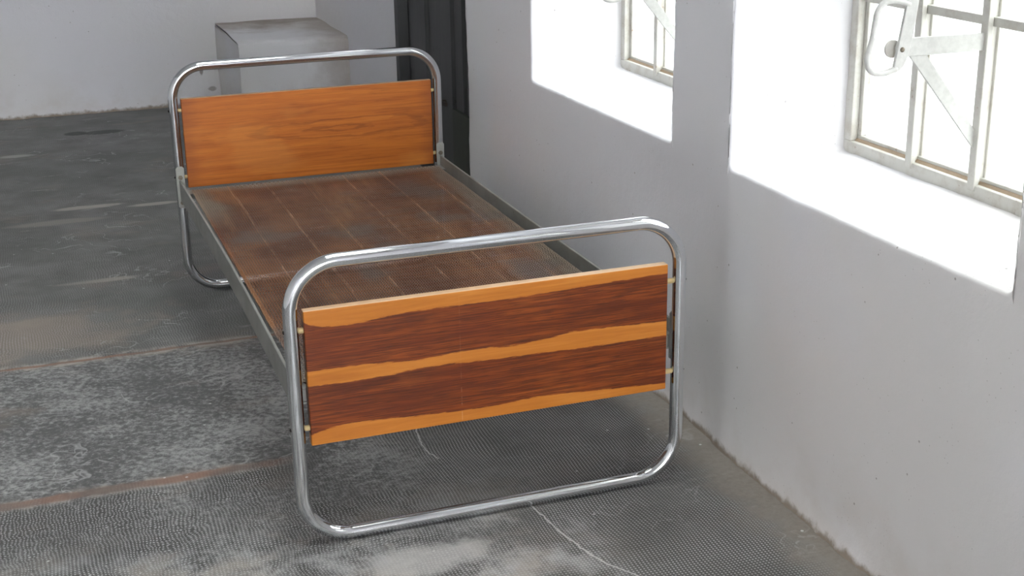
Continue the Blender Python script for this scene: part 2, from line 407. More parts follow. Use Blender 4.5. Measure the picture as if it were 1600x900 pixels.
# ---- veneers
def foot_wood(x0, x1, z0, z1):
    t = NT('rosewood_veneer_with_sapwood')
    x, y, z = t.xyz()
    u = t.m_('DIVIDE', t.m_('SUBTRACT', x, x0), x1 - x0, clamp=True)
    v = t.m_('DIVIDE', t.m_('SUBTRACT', z, z0), z1 - z0)
    wob = t.m_('MULTIPLY', t.m_('SUBTRACT', t.noise(1, 4, .6, t.map((14, 1, 60))), .5), .018)
    wob = t.m_('ADD', wob, t.m_('MULTIPLY', t.m_('SUBTRACT', t.noise(1, 3, .6, t.map((34, 1, 420))), .5), .032))
    v = t.m_('ADD', v, wob)
    B1 = [(0.0,.925),(.03,.885),(.079,.866),(.116,.864),(.239,.892),(.514,.898),(.657,.904),(.816,.919),(1,.932)]
    B2 = [(0,.557),(.072,.56),(.194,.548),(.278,.532),(.336,.539),(.482,.545),(.535,.535),(.626,.545),(.731,.573),(.817,.57),(1,.551)]
    B3 = [(0,.452),(.07,.446),(.193,.446),(.312,.466),(.481,.452),(.656,.443),(.817,.437),(1,.44)]
    B4 = [(0,.084),(.063,.121),(.101,.127),(.33,.097),(.478,.087),(.625,.1),(.819,.075),(1,.047)]
    c1, c2, c3, c4 = [t.curve(u, b) for b in (B1, B2, B3, B4)]
    s = .004
    below1 = t.step(t.m_('SUBTRACT', c1, v), -s, s); above2 = t.step(t.m_('SUBTRACT', v, c2), -s, s)
    below3 = t.step(t.m_('SUBTRACT', c3, v), -s, s); above4 = t.step(t.m_('SUBTRACT', v, c4), -s, s)
    dark = t.m_('ADD', t.m_('MULTIPLY', below1, above2), t.m_('MULTIPLY', below3, above4), clamp=True)
    g = t.map((2.2, 2.2, 42)); gf = t.map((6, 6, 250)); pores = t.map((16, 16, 520))
    n1 = t.noise(1, 6, .62, g, .8); n2 = t.noise(1, 3, .6, gf); n3 = t.noise(1, 2, .5, pores)
    dk = t.ramp(n1, [(.25, srgb(76, 29, 6)), (.42, srgb(110, 48, 11)), (.58, srgb(132, 62, 16)), (.8, srgb(166, 90, 30))])
    dk = t.mix(t.step(n2, .42, .62, 0, .7), dk, srgb(70, 29, 12))
    dk = t.mix(t.step(n3, .55, .64, 0, .65), dk, srgb(50, 21, 10))
    blot = t.step(t.noise(6, 4, .6, t.map((1, 1, 3))), .42, .7)
    dk = t.mix(t.m_('MULTIPLY', blot, .4), dk, srgb(100, 38, 14))
    dk = t.mix(t.m_('MULTIPLY', t.step(t.noise(5, 3, .5, t.map((1.2, 1, 2.2), (4, 2, 7))), .55, .75), .28), dk, srgb(164, 88, 34))
    lt = t.ramp(n1, [(.25, srgb(162, 94, 26)), (.5, srgb(184, 112, 37)), (.75, srgb(202, 132, 56))])
    lt = t.mix(t.step(n2, .5, .75, 0, .35), lt, srgb(176, 100, 34))
    lt = t.mix(t.step(n3, .62, .74, 0, .3), lt, srgb(150, 84, 30))
    col = t.mix(dark, lt, dk)
    vs = t.m_('MULTIPLY', t.step(t.m_('ABSOLUTE', t.m_('SUBTRACT', u, .405)), .0005, .0018, 1, 0), t.step(v, .02, .42, 1, .15))
    vs = t.m_('MULTIPLY', vs, t.step(t.noise(1, 3, .6, t.map((1, 1, 45))), .4, .55))
    col = t.mix(t.m_('MULTIPLY', vs, .3), col, srgb(215, 170, 130))
    top = t.step(z, z1 - .0015, z1 - .0005)
    col = t.mix(top, col, t.mix(n2, srgb(222, 176, 128), srgb(240, 208, 172)))  # bright overhead light on the top edge painted into its colour
    nrm = t.bump(t.m_('ADD', t.m_('MULTIPLY', n2, .6), t.m_('MULTIPLY', n3, .4)), .10, .002)
    return t.bsdf(col, t.mixf(n2, .34, .5), 0, nrm, .35, .08, .2)

def head_wood():
    t = NT('honey_oak_veneer')
    x, y, z = t.xyz()
    n1 = t.noise(1, 5, .6, t.map((1.5, 1.5, 26)), 1.2)
    n2 = t.noise(1, 3, .6, t.map((6, 6, 260))); n3 = t.noise(1, 2, .5, t.map((15, 15, 520)))
    col = t.ramp(n1, [(.2, srgb(134, 68, 18)), (.42, srgb(170, 92, 26)), (.6, srgb(186, 105, 32)), (.85, srgb(202, 122, 46))])
    # cathedral figure across the middle
    cz = t.m_('MULTIPLY', t.m_('SUBTRACT', z, .555), 11)
    cx = t.m_('MULTIPLY', t.m_('SUBTRACT', x, .60), 1.15)
    ww = t.m_('MULTIPLY', t.m_('SUBTRACT', t.noise(1, 4, .6, t.map((4, 1, 26))), .5), .6)
    rr = t.m_('SQRT', t.m_('ADD', t.m_('MULTIPLY', cz, cz), t.m_('MULTIPLY', cx, cx)))
    ring = t.m_('SINE', t.m_('MULTIPLY', t.m_('ADD', rr, ww), 22))
    fig = t.m_('MULTIPLY', t.step(ring, .35, .95), t.step(rr, .25, .85, 1, 0))
    col = t.mix(t.m_('MULTIPLY', fig, .42), col, srgb(104, 52, 20))
    lines = t.noise(1, 3, .6, t.map((1.4, 1, 130)))
    col = t.mix(t.step(lines, .5, .72, 0, .4), col, srgb(126, 66, 24))
    col = t.mix(t.step(n2, .5, .75, 0, .4), col, srgb(120, 62, 22))
    col = t.mix(t.step(n3, .60, .72, 0, .35), col, srgb(92, 46, 18))
    ed = t.m_('MINIMUM', t.m_('SUBTRACT', x, .026), t.m_('SUBTRACT', .925, x))
    col = t.mix(t.m_('MULTIPLY', t.step(t.m_('ADD', ed, t.m_('MULTIPLY', n1, .08)), .03, .11, 1, 0), .5), col, srgb(122, 62, 30))
    light = t.m_('MULTIPLY', t.step(t.noise(3.4, 3, .5, t.map((1, 1, 2), (1.2, 0, 3))), .54, .7), .28)
    col = t.mix(light, col, srgb(206, 136, 66))
    top = t.step(z, .6992, .7002)
    col = t.mix(top, col, srgb(176, 140, 108))
    nrm = t.bump(t.m_('ADD', t.m_('MULTIPLY', n2, .6), t.m_('MULTIPLY', n3, .4)), .08, .002)
    return t.bsdf(col, t.mixf(n2, .34, .5), 0, nrm, .35, .08, .2)

# ------------------------------------------------------------------ ROOM
ZC = 3.4
YR = -9.5
WX0, WXS = 1.13666, -0.00462
def wall_x(y, z):
    x = WX0 + WXS*y
    # the plaster under and before the near window stands a little proud of the pier beyond it
    def ss(a, b, t):
        t = min(max((t-a)/(b-a), 0), 1); return t*t*(3-2*t)
    k = min(max((y-.108)/.26, 0), 1)
    dip = .017*(1-(1-k)**2)*(1 - ss(.42, .95, y))*(1 - .7*ss(.60, .80, z))
    x += dip
    x += .0045*(noise.noise((y*2.1, z*2.1, 3.3))) + .0018*noise.noise((y*9, z*9, 1.1))
    if z < .05:                                                   # ragged plaster foot
        k = (1 - z/.05)
        x -= k*(.006 + .014*max(0, noise.noise((y*9, 4.2, 0))) + .005*noise.noise((y*31, 1.7, 0)))
    return x

WIN_W, WIN_H = 1.035, 1.19
SILL = .763
REV = .30                                   # depth from wall face to the window frame
REV_OUT = .12
def rrect(y0, y1, z0, z1, r, nside, nc=6):
    """rounded rectangle loop, start bottom-left (y0,z0), per side: nside points + corner points"""
    cs = [((y1-r, z0+r), -90), ((y1-r, z1-r), 0), ((y0+r, z1-r), 90), ((y0+r, z0+r), 180)]
    return cs

def window_block(mb, ya, yb, z0, z1, wy0, wy1):
    """one stretch of the window wall, an annulus between its rectangle and a rounded opening"""
    NS = 44; NCn = 6
    r = .016
    def rect_side(a, b, n): return [(a[0]+(b[0]-a[0])*i/n, a[1]+(b[1]-a[1])*i/n) for i in range(n)]
    tot = NS + NCn
    outer, inner = [], []
    C = [(ya, z0), (yb, z0), (yb, z1), (ya, z1)]
    I = [(wy0, SILL), (wy1, SILL), (wy1, SILL+WIN_H), (wy0, SILL+WIN_H)]
    cen = [(wy0+r, SILL+r), (wy1-r, SILL+r), (wy1-r, SILL+WIN_H-r), (wy0+r, SILL+WIN_H-r)]
    ang = [180, 270, 0, 90]
    for s in range(4):
        a, b = C[s], C[(s+1) % 4]
        outer += rect_side(a, b, tot)
        # corner s: second half arc, straight side, first half arc of the next corner
        for i in range(tot):
            h = NCn//2
            if i < h:
                th = math.radians(ang[s] + 45 + 45*i/h)
                inner.append((cen[s][0]+r*math.cos(th), cen[s][1]+r*math.sin(th)))
            elif i >= tot - h:
                nx = (s+1) % 4
                th = math.radians(ang[nx] + 45*(i-(tot-h))/h)
                inner.append((cen[nx][0]+r*math.cos(th), cen[nx][1]+r*math.sin(th)))
            else:
                th0 = math.radians(ang[s]+90); nx = (s+1) % 4; th1 = math.radians(ang[nx])
                p0 = (cen[s][0]+r*math.cos(th0), cen[s][1]+r*math.sin(th0))
                p1 = (cen[nx][0]+r*math.cos(th1), cen[nx][1]+r*math.sin(th1))
                f = (i-h)/(tot-2*h)
                inner.append((p0[0]+(p1[0]-p0[0])*f, p0[1]+(p1[1]-p0[1])*f))
    N = len(outer)
    cy, cz = (wy0+wy1)/2, SILL+WIN_H/2
    # the arris of the opening wanders a few millimetres, as trowelled plaster does
    jit = []
    for (y, z) in inner:
        d = .004*noise.noise((y*7, z*7, 9)) + .0028*noise.noise((y*33, z*33, 2))
        ny, nz = (y-cy)/(WIN_W/2), (z-cz)/(WIN_H/2)
        if abs(ny) > abs(nz): jit.append((y + math.copysign(d, ny), z))
        else: jit.append((y, z + math.copysign(d, nz)))
    inner = jit
    rings = []
    # outer border -> arris
    ER = .007
    for f in (0, .012, .03, .06, .12, .22, .34, .46, .58, .70, .80, .88, .94, .975, 1):
        ring = []
        for (o, i) in zip(outer, inner):
            # the flat face stops ER short of the arris
            y = o[0]+(i[0]-o[0])*f; z = o[1]+(i[1]-o[1])*f
            if f == 1:
                dy, dz = i[0]-cy, i[1]-cz
                y = cy + dy*(1 + ER/(WIN_W/2)); z = cz + dz*(1 + ER/(WIN_H/2))
            ring.append((wall_x(y, z), y, z))
        rings.append(ring)
    # rounded arris
    for a in (30, 60, 90):
        s_, c_ = math.sin(math.radians(a)), math.cos(math.radians(a))
        ring = []
        for i in inner:
            dy, dz = i[0]-cy, i[1]-cz
            k = ER*(1-s_)
            ring.append((wall_x(i[0], i[1]) + ER*(1-c_), cy+dy*(1+k/(WIN_W/2)), cz+dz*(1+k/(WIN_H/2))))
        rings.append(ring)
    # reveals: sill rises .027, jambs close in slightly towards the frame
    for d in (.06, .12, .18, .24, REV, REV+.02, REV+REV_OUT):
        f = min(d/REV, 1)
        ring = []
        for i in inner:
            y, z = i
            fy = (y-wy0)/(wy1-wy0); fz = (z-SILL)/WIN_H
            y2 = wy0+.0+.0*f + (wy1-wy0)*fy - (.036*f)*(2*fy-1)*1.0
            z2 = z + .027*f*(1-fz)
            y2 += .0025*noise.noise((y*6, z*6, d*14)); z2 += .002*noise.noise((y*6, z*6, d*14+5))
            ring.append((WX0+WXS*y + d, y2, z2))
        rings.append(ring)
    # outside face
    rings.append([(WX0+REV+REV_OUT, o[0], o[1]) for o in outer])
    vs = [p for r_ in rings for p in r_]
    fs = []
    for k in range(len(rings)-1):
        for i in range(N):
            j = (i+1) % N
            fs.append((k*N+i, (k+1)*N+i, (k+1)*N+j, k*N+j))
    mb.add(vs, fs, True)

W1Y = -.937; W2Y = .440; PITCHW = W2Y - W1Y          # openings start at these y
mb = MB()
window_block(mb, -1.11, .285, 0, ZC, W1Y, W1Y+WIN_W+.012)
window_block(mb, .285, 2.15, 0, ZC, W2Y, W2Y+WIN_W)
window_block(mb, -2.487, -1.11, 0, ZC, W1Y-PITCHW, W1Y-PITCHW+WIN_W)
# plain stretch towards the rear of the room, and the end of the wall at the door
ny, nz = 40, 24; yl0 = YR; yl1 = -2.487-YR
vs = [(wall_x(yl0+yl1*i/ny, ZC*j/nz), yl0+yl1*i/ny, ZC*j/nz) for i in range(ny+1) for j in range(nz+1)]
fs = [(i*(nz+1)+j, i*(nz+1)+j+1, (i+1)*(nz+1)+j+1, (i+1)*(nz+1)+j) for i in range(ny) for j in range(nz)]
mb.add(vs, fs, True)
zz = [0, .01, .02, .035, .06] + [.06 + (ZC-.06)*(k+1)/120 for k in range(120)]
ring0 = [(wall_x(2.15, z), 2.15, z) for z in zz]
def ragged(z): return .012*noise.noise((1.3, z*6, 0)) + .006*noise.noise((4.1, z*25, 0))
r1 = [(wall_x(2.15, z)+.001, 2.150+.014+ragged(z), z) for z in zz]
r2 = [(wall_x(2.15, z)+.012, 2.150+.020+ragged(z), z) for z in zz]
r3 = [(wall_x(2.15, z)+.30, 2.165, z) for z in zz]
vs = ring0+r1+r2+r3; n_ = len(zz)
fs = [(a*n_+i, a*n_+i+1, (a+1)*n_+i+1, (a+1)*n_+i) for a in range(3) for i in range(n_-1)]
mb.add(vs, fs, True)
mb.build('wall_right', M_WALL, kind='structure')

# floor, ceiling, other walls
mb = MB(); mb.box((-4, YR-.3, -.12), (1.9, 5.9, 0)); mb.build('floor', M_FLOOR, kind='structure')
M_CEIL = plain('white_ceiling', (.80, .80, .80), .9)
mb = MB()
SKY = (-.15, .95, -1.0, 1.5)                   # assumed glazed roof light, out of view, added for light from overhead
mb.box((-4, YR-.3, ZC), (SKY[0], 5.9, ZC+.15)); mb.box((SKY[1], YR-.3, ZC), (1.9, 5.9, ZC+.15))
mb.box((SKY[0], YR-.3, ZC), (SKY[1], SKY[2], ZC+.15)); mb.box((SKY[0], SKY[3], ZC), (SKY[1], 5.9, ZC+.15))
mb.build('ceiling', M_CEIL, kind='structure')
# back wall: gently uneven plaster with a ragged foot
mb = MB()
nx_, nz_ = 150, 60
zs = [0, .008, .016, .03, .05] + [.05 + (ZC-.05)*(k+1)/nz_ for k in range(nz_)]
def back_y(x, z):
    y = 5.56 + .006*noise.noise((x*1.6, z*1.6, 7)) + .002*noise.noise((x*8, z*8, 3))
    if z < .05: y -= (1-z/.05)*(.012 + .022*noise.noise((x*9, 1, 2)) + .012*noise.noise((x*30, 5, 2)))
    return y
vs = [(-4+5.6*i/nx_, back_y(-4+5.6*i/nx_, z), z) for i in range(nx_+1) for z in zs]
m_ = len(zs)
fs = [(i*m_+j, (i+1)*m_+j, (i+1)*m_+j+1, i*m_+j+1) for i in range(nx_) for j in range(m_-1)]
mb.add(vs, fs, True)
mb.box((-4, 5.62, 0), (1.9, 5.9, ZC))
mb.build('wall_back', M_BACK, kind='structure')
# short return wall beyond the metal door
mb = MB()
mb.box((1.272, 3.70, 0), (1.9, 5.60, ZC)); mb.build('wall_right_far', M_BACK, kind='structure', bevel=.004, seg=2)
M_LEFT = plain('grey_rendered_wall', (.74, .735, .73), .9)
# left wall with three openings towards the camera end
def wall_with_holes(name, axis, a, b, lo, hi, holes, mat):
    """wall slab between a and b on `axis`; along the other horizontal axis lo..hi; holes=(u0,u1,z0,z1)"""
    mb = MB()
    us = sorted({lo, hi, *[h[0] for h in holes], *[h[1] for h in holes]})
    for u0, u1 in zip(us, us[1:]):
        hs = [h for h in holes if h[0] <= u0 and h[1] >= u1]
        spans = [(0, ZC)] if not hs else [(0, hs[0][2]), (hs[0][3], ZC)]
        for z0, z1 in spans:
            if z1 - z0 < 1e-4: continue
            if axis == 0: mb.box((a, u0, z0), (b, u1, z1))
            else: mb.box((u0, a, z0), (u1, b, z1))
    return mb.build(name, mat, kind='structure')
wall_with_holes('wall_left', 0, -4.0, -3.6, YR-.3, 5.9, [], M_LEFT)
wall_with_holes('wall_rear', 1, YR-.3, YR, -4.0, 1.6, [(-2.0, 1.1, .0, 3.3)], M_BACK)

# masonry plinth in the far corner
mb = MB()
def plinth():
    x0, x1, y0, y1, h = .660, 1.285, 4.74, 5.58, .472
    n = 18
    vs, fs = [], []
    def patch(P, nu, nv):
        o = len(vs)
        for i in range(nu+1):
            for j in range(nv+1):
                p = P(i/nu, j/nv)
                q = Vector(p)
                q += Vector((noise.noise(q*4), noise.noise(q*4+Vector((9,0,0))), noise.noise(q*4+Vector((0,9,0)))))*.008
                vs.append(tuple(q))
        for i in range(nu):
            for j in range(nv):
                a = o+i*(nv+1)+j
                fs.append((a, a+nv+1, a+nv+2, a+1))
    e = .02
    prof = [(y0, 0), (y0, h-e*1.6), (y0+e*.35, h-e*.6), (y0+e*1.3, h), (y1, h+.006)]
    # front + top run as one rounded profile
    def front(u, v):
        k = v*(len(prof)-1); i = min(int(k), len(prof)-2); f = k-i
        y = prof[i][0]+(prof[i+1][0]-prof[i][0])*f; z = prof[i][1]+(prof[i+1][1]-prof[i][1])*f
        return (x0+(x1-x0)*u, y+.10*(u)*(1 if y < y1-.1 else 0)*(1 if False else 0), z)
    patch(front, n, 24)
    def left(u, v):
        y = y0+.004+(y1-y0)*u
        return (x0, y, (h-.006)*v)
    patch(left, 14, 8)
    mb.add(vs, fs, True)
plinth()
M_PLINTH = plaster('plaster_plinth_grimy', (.80, .80, .82), (.77, .76, .74))
def grime(mat):
    nt = mat.node_tree; b = [n for n in nt.nodes if n.type == 'BSDF_PRINCIPLED'][0]
    src = b.inputs['Base Color'].links[0].from_socket
    t = NT.__new__(NT); t.m = mat; t.t = nt; t.co = [n for n in nt.nodes if n.type == 'TEX_COORD'][0].outputs['Object']
    x, y, z = t.xyz()
    g = t.m_('MULTIPLY', t.step(z, .45, .47), t.step(t.m_('ADD', y, t.m_('MULTIPLY', t.m_('SUBTRACT', t.noise(6, 5, .65), .5), .8)), 5.0, 5.6))
    g2 = t.step(t.m_('ADD', x, t.m_('MULTIPLY', t.m_('SUBTRACT', t.noise(5, 5, .65), .5), .35)), .95, 1.3, 0, .6)
    g = t.m_('MAXIMUM', t.m_('MULTIPLY', g, .75), g2)
    t.lk(t.mix(g, src, srgb(140, 124, 108)), b.inputs['Base Color'])
grime(M_PLINTH)
o = mb.build('trim_1', M_PLINTH, kind='structure', label='low white plastered masonry plinth in the far corner')

# ---- dark sheet-metal door between the two stretches of right wall
def metal_door_mat(name, c1, c2):
    t = NT(name); n = t.noise(3, 5, .6, t.map((1, 6, 1)))
    col = t.mix(t.step(n, .3, .7), c1, c2)
    x, y, z = t.xyz()
    col = t.mix(t.m_('MULTIPLY', t.step(t.noise(20, 4, .6), .62, .7), .5), col, srgb(48, 46, 42))
    return t.bsdf(col, .55, .0, t.bump(n, .1, .004), .35)
M_DOOR = metal_door_mat('dark_grey_door_paint', srgb(66, 67, 68), srgb(72, 73, 74))
M_KICK = metal_door_mat('dark_green_kick_plate', srgb(46, 52, 44), srgb(54, 60, 50))
mb = MB()
mb.box((1.315, 2.16, 0), (1.36, 3.74, ZC-.3))
door = mb.build('door_1', M_DOOR, kind='structure', label='dark grey ribbed sheet metal door')
for (ya, yb) in [(2.18, 2.715), (2.745, 2.855), (2.905, 3.235), (3.295, 3.575)]:
    mb = MB()
    e = .012
    mb.prism([(1.318, ya), (1.318, yb), (1.300, yb-e), (1.300, ya+e)], 2, .03, ZC-.32)
    mb.build('door_panel', M_DOOR, door, bevel=.003)
mb = MB(); mb.box((1.262, 3.635, 0), (1.315, 3.699, ZC-.3))
mb.build('door_frame', M_DOOR, door, bevel=.003)
mb = MB(); mb.box((1.285, 2.20, .01), (1.302, 2.88, .40))
mb.build('kick_plate', M_KICK, door, bevel=.002)
mb = MB(); mb.cyl((1.285, 3.02, .40), (1.302, 3.02, .40), .014); mb.box((1.282, 2.97, .392), (1.292, 3.07, .408))
mb.build('door_bolt', M_DARKSTEEL, door)

# ---- windows: rusty white steel casements with a stay bracket and a loop lever
def steel_white():
    t = NT('chipped_cream_window_paint')
    n = t.noise(16, 5, .65); f = t.noise(70, 4, .7)
    col = t.mix(t.step(n, .45, .7), (.60, .59, .55), (.50, .47, .42))
    geo = t.n('ShaderNodeNewGeometry')
    chip = t.m_('MULTIPLY', t.step(f, .60, .68), t.step(n, .50, .60))
    col = t.mix(t.m_('MULTIPLY', chip, .7), col, srgb(140, 108, 82))
    return t.bsdf(col, .5, 0, t.bump(f, .12, .003), .4)
M_WIN = steel_white()
M_LEVER = plain('white_lever_enamel', (.62, .62, .60), .4)
M_RUST = plain('rusty_putty_line', srgb(168, 148, 126), .8, 0, .3, 60)
def glass_mat():
    t = NT('window_glass')
    tr = t.n('ShaderNodeBsdfTransparent'); tr.inputs[0].default_value = (.58, .59, .58, 1)
    gl = t.n('ShaderNodeBsdfGlossy'); gl.inputs['Roughness'].default_value = .02
    mx = t.n('ShaderNodeMixShader')
    mx.inputs[0].default_value = .04; t.t.links.new(tr.outputs[0], mx.inputs[1]); t.t.links.new(gl.outputs[0], mx.inputs[2])
    t.t.links.new(mx.outputs[0], t.out.inputs[0])
    return t.m
M_GLASS = glass_mat()

XF = WX0 + REV + .004                         # room-side face of the frame
def window(idx, y_open, w):
    """frame coordinates follow the near window; y0 far end"""
    ya, yb = y_open + .030, y_open + w - .030
    z0, z1 = SILL + .022, SILL + WIN_H - .012
    root = empty('window_%d' % idx, (XF, (ya+yb)/2, z0)); root['kind'] = 'structure'
    root['_b'] = tuple(root.location)
    fw, fd = .034, .040
    mb = MB()
    for (a, b) in [((ya, z0), (yb, z0+fw)), ((ya, z1-fw), (yb, z1)), ((ya, z0+fw), (ya+fw, z1-fw)), ((yb-fw, z0+fw), (yb, z1-fw))]:
        mb.box((XF, a[0], a[1]), (XF+fd, b[0], b[1]))
    # stepped inner rebate towards the glass
    s = .014
    for (a, b) in [((ya+fw, z0+fw), (yb-fw, z0+fw+s)), ((ya+fw, z1-fw-s), (yb-fw, z1-fw)), ((ya+fw, z0+fw+s), (ya+fw+s, z1-fw-s)), ((yb-fw-s, z0+fw+s), (yb-fw, z1-fw-s))]:
        mb.box((XF+.020, a[0], a[1]), (XF+fd, b[0], b[1]))
    mb.build('window_frame', M_WIN, root, bevel=.0025)
    # rusty putty bead along the foot of the panes
    mb = MB()
    mb.prism([(XF+.012, z0+fw), (XF+.018, z0+fw+.006), (XF+.030, z0+fw+.006), (XF+.030, z0+fw)], 1, ya+fw, yb-fw)
    mb.build('putty_bead', M_RUST, root)
    # four panes across, three high; upright T bars and cross bars
    off = yb - (.072 - .0)                   # near window's measured bars, shifted to this one
    ys = [yb - .279, yb - .509, yb - .739]
    zs_ = [z0 + .388, z0 + .766]
    for y in ys:
        mb = MB(); b = .0115
        mb.box((XF-.004, y-b, z0+fw*.6), (XF+.010, y+b, z1-fw*.6)); mb.box((XF+.010, y-.004, z0+fw*.6), (XF+.036, y+.004, z1-fw*.6))
        mb.box((XF+.026, y-.010, z0+fw), (XF+.036, y+.010, z1-fw))
        mb.build('glazing_bar', M_WIN, root, bevel=.002)
    cols = [ya+fw] + sorted(ys) + [yb-fw]
    for z in zs_:
        for a, b in zip(cols, cols[1:]):
            mb = MB()
            mb.box((XF+.012, a+.004, z-.010), (XF+.028, b-.004, z+.010)); mb.box((XF+.026, a+.004, z-.004), (XF+.036, b-.004, z+.004))
            mb.build('cross_bar', M_WIN, root, bevel=.0015)
    rows = [z0+fw] + zs_ + [z1-fw]
    for a, b in zip(cols, cols[1:]):
        for c, d in zip(rows, rows[1:]):
            mb = MB(); mb.box((XF+.030, a+.002, c+.002), (XF+.033, b-.002, d-.002))
            mb.build('window_pane', M_GLASS, root)
    # ragged mortar line where the frame sits in the reveal
    mb = MB()
    pts = [(XF+.004, yb+.004+.004*noise.noise((k*.7, idx, 0)), z0 + (z1-z0)*k/60) for k in range(61)]
    mb.tube(pts, [.009+.006*noise.noise((k*.9, 3, idx)) for k in range(61)], 6)
    pts = [(XF+.0, ya+(yb-ya)*k/60, z0-.003+.003*noise.noise((k*.7, idx, 5))) for k in range(61)]
    mb.tube(pts, [.005+.004*noise.noise((k*.9, 7, idx)) for k in range(61)], 6)
    mb.build('mortar_line', M_WALL, root)
    # opening stay: horizontal arm, diagonal brace, pivot, lever and loop handle
    yc = yb - .509
    zb = .0
    mb = MB(); t_ = .003
    mb.prism([(XF-.002, 1.150), (XF-.002, 1.113), (1.236, 1.113), (1.222, 1.120), (1.218, 1.132), (1.222, 1.146), (1.236, 1.152)], 1, yc-t_, yc+t_)
    br = mb.build('stay_bracket', M_LEVER, root, bevel=.0012)
    mb = MB()
    mb.prism([(1.256, 1.113), (1.297, 1.114), (XF-.002, .938), (XF-.002, .898)], 1, yc+t_*.5, yc+t_*2.4)
    mb.build('diagonal_brace', M_LEVER, br if False else root, bevel=.001)
    yl = yc - .012
    mb = MB()
    # flat lever, leaning, thicker at the foot where the loop joins
    mb.prism([(1.256, 1.420), (1.284, 1.420), (1.258, 1.240), (1.247, 1.150), (1.236, 1.108), (1.226, 1.090), (1.211, 1.086), (1.207, 1.094), (1.213, 1.130), (1.231, 1.240)], 1, yl-.004, yl+.004)
    lev = mb.build('stay_lever', M_LEVER, root, bevel=.0015)
    mb = MB()
    loop = [(1.236, 1.222), (1.215, 1.229), (1.190, 1.232), (1.172, 1.226), (1.161, 1.212), (1.157, 1.190), (1.153, 1.160), (1.147, 1.135), (1.143, 1.118), (1.145, 1.103), (1.154, 1.091), (1.168, 1.085), (1.190, 1.085), (1.216, 1.092)]
    # smooth the loop
    P = [Vector((a, yl, b)) for a, b in loop]
    sm = []
    for i in range(len(P)-1):
        p0, p1, p2, p3 = P[max(i-1, 0)], P[i], P[i+1], P[min(i+2, len(P)-1)]
        for k in range(5):
            u = k/5
            sm.append(.5*((2*p1)+(p2-p0)*u+(2*p0-5*p1+4*p2-p3)*u*u+(3*p1-p0-3*p2+p3)*u*u*u))
    sm.append(P[-1])
    mb.tube(sm, .0062, 10)
    mb.build('loop_handle', M_LEVER, lev if False else root)
    mb = MB(); mb.cyl((1.2155, yc+.004, 1.130), (1.2155, yc+.010, 1.130), .0185, 28); mb.cyl((1.224, yc-.01, 1.131), (1.224, yc+.008, 1.131), .004, 12)
    mb.build('pivot_washer', M_WIN, root, bevel=.001)
    mb = MB(); mb.dome((1.224, yl-.004, 1.131), (0, -1, 0), .0055, .003)
    mb.build('pivot_screw', M_BOLT, root)
    return root
window(1, W1Y, WIN_W+.012)
window(2, W2Y, WIN_W)
window(3, W1Y-PITCHW, WIN_W)

# added roof light, unseen, placed for overhead highlights: two panes in a steel frame
roof = empty('window_4', ((SKY[0]+SKY[1])/2, (SKY[2]+SKY[3])/2, ZC)); roof['kind'] = 'structure'; roof['_b'] = tuple(roof.location)
mb = MB(); ym = (SKY[2]+SKY[3])/2
mb.box((SKY[0], SKY[2], ZC+.06), (SKY[0]+.05, SKY[3], ZC+.12)); mb.box((SKY[1]-.05, SKY[2], ZC+.06), (SKY[1], SKY[3], ZC+.12))
mb.box((SKY[0]+.05, SKY[2], ZC+.06), (SKY[1]-.05, SKY[2]+.05, ZC+.12)); mb.box((SKY[0]+.05, SKY[3]-.05, ZC+.06), (SKY[1]-.05, SKY[3], ZC+.12))
mb.box((SKY[0]+.05, ym-.02, ZC+.06), (SKY[1]-.05, ym+.02, ZC+.12))
mb.build('window_frame', M_WIN, roof)
for a, b in ((SKY[2]+.05, ym-.02), (ym+.02, SKY[3]-.05)):
    mb = MB(); mb.box((SKY[0]+.05, a, ZC+.085), (SKY[1]-.05, b, ZC+.09)); mb.build('window_pane', M_GLASS, roof)

# ground outside, pale and sunlit from the open sky
M_GROUND = plain('grey_gravel', (.36, .355, .345), .9)
mb = MB(); mb.box((1.62, -14, -.3), (14, 14, -.15)); mb.build('ground_outside', M_GROUND, kind='structure')
mb = MB(); mb.box((-14, -26, -.3), (1.6, YR-.31, -.02)); mb.build('ground_yard', M_GROUND, kind='structure')

# ------------------------------------------------------------------ BED
bed = empty('bed', (BW/2, BL/2, 0))
bed['label'] = 'single bed with chrome tube ends, wooden panels and bare copper-brown wire spring base'
bed['category'] = 'bed'
bed['_b'] = (BW/2, BL/2, 0)

def tube_loop(name, y, H):
    R = .112
    pts = []
    z0, z1 = TR, H
    for cx, cz, a0 in ((BW-R, z0+R, -90), (BW-R, z1-R, 0), (R, z1-R, 90), (R, z0+R, 180)):
        for k in range(17):
            a = math.radians(a0+90*k/16)
            pts.append((cx+R*math.cos(a), y, cz+R*math.sin(a)))
        # extra points along the following straight
        nx = {-90: ((BW, z0+R), (BW, z1-R)), 0: ((BW-R, z1), (R, z1)), 90: ((0, z1-R), (0, z0+R)), 180: ((R, z0), (BW-R, z0))}[a0]
        for k in range(1, 8):
            f = k/8
            pts.append((nx[0][0]+(nx[1][0]-nx[0][0])*f, y, nx[0][1]+(nx[1][1]-nx[0][1])*f))
    mb = MB(); mb.tube(pts, TR, 28, closed=True)
    return mb.build(name, M_CHROME, bed)

def board(name, mat, x0, x1, z0, z1, yc, th=.024):
    mb = MB(); mb.box((x0, yc-th/2, z0), (x1, yc+th/2, z1))
    return mb.build(name, mat, bed, bevel=.0022, seg=2)

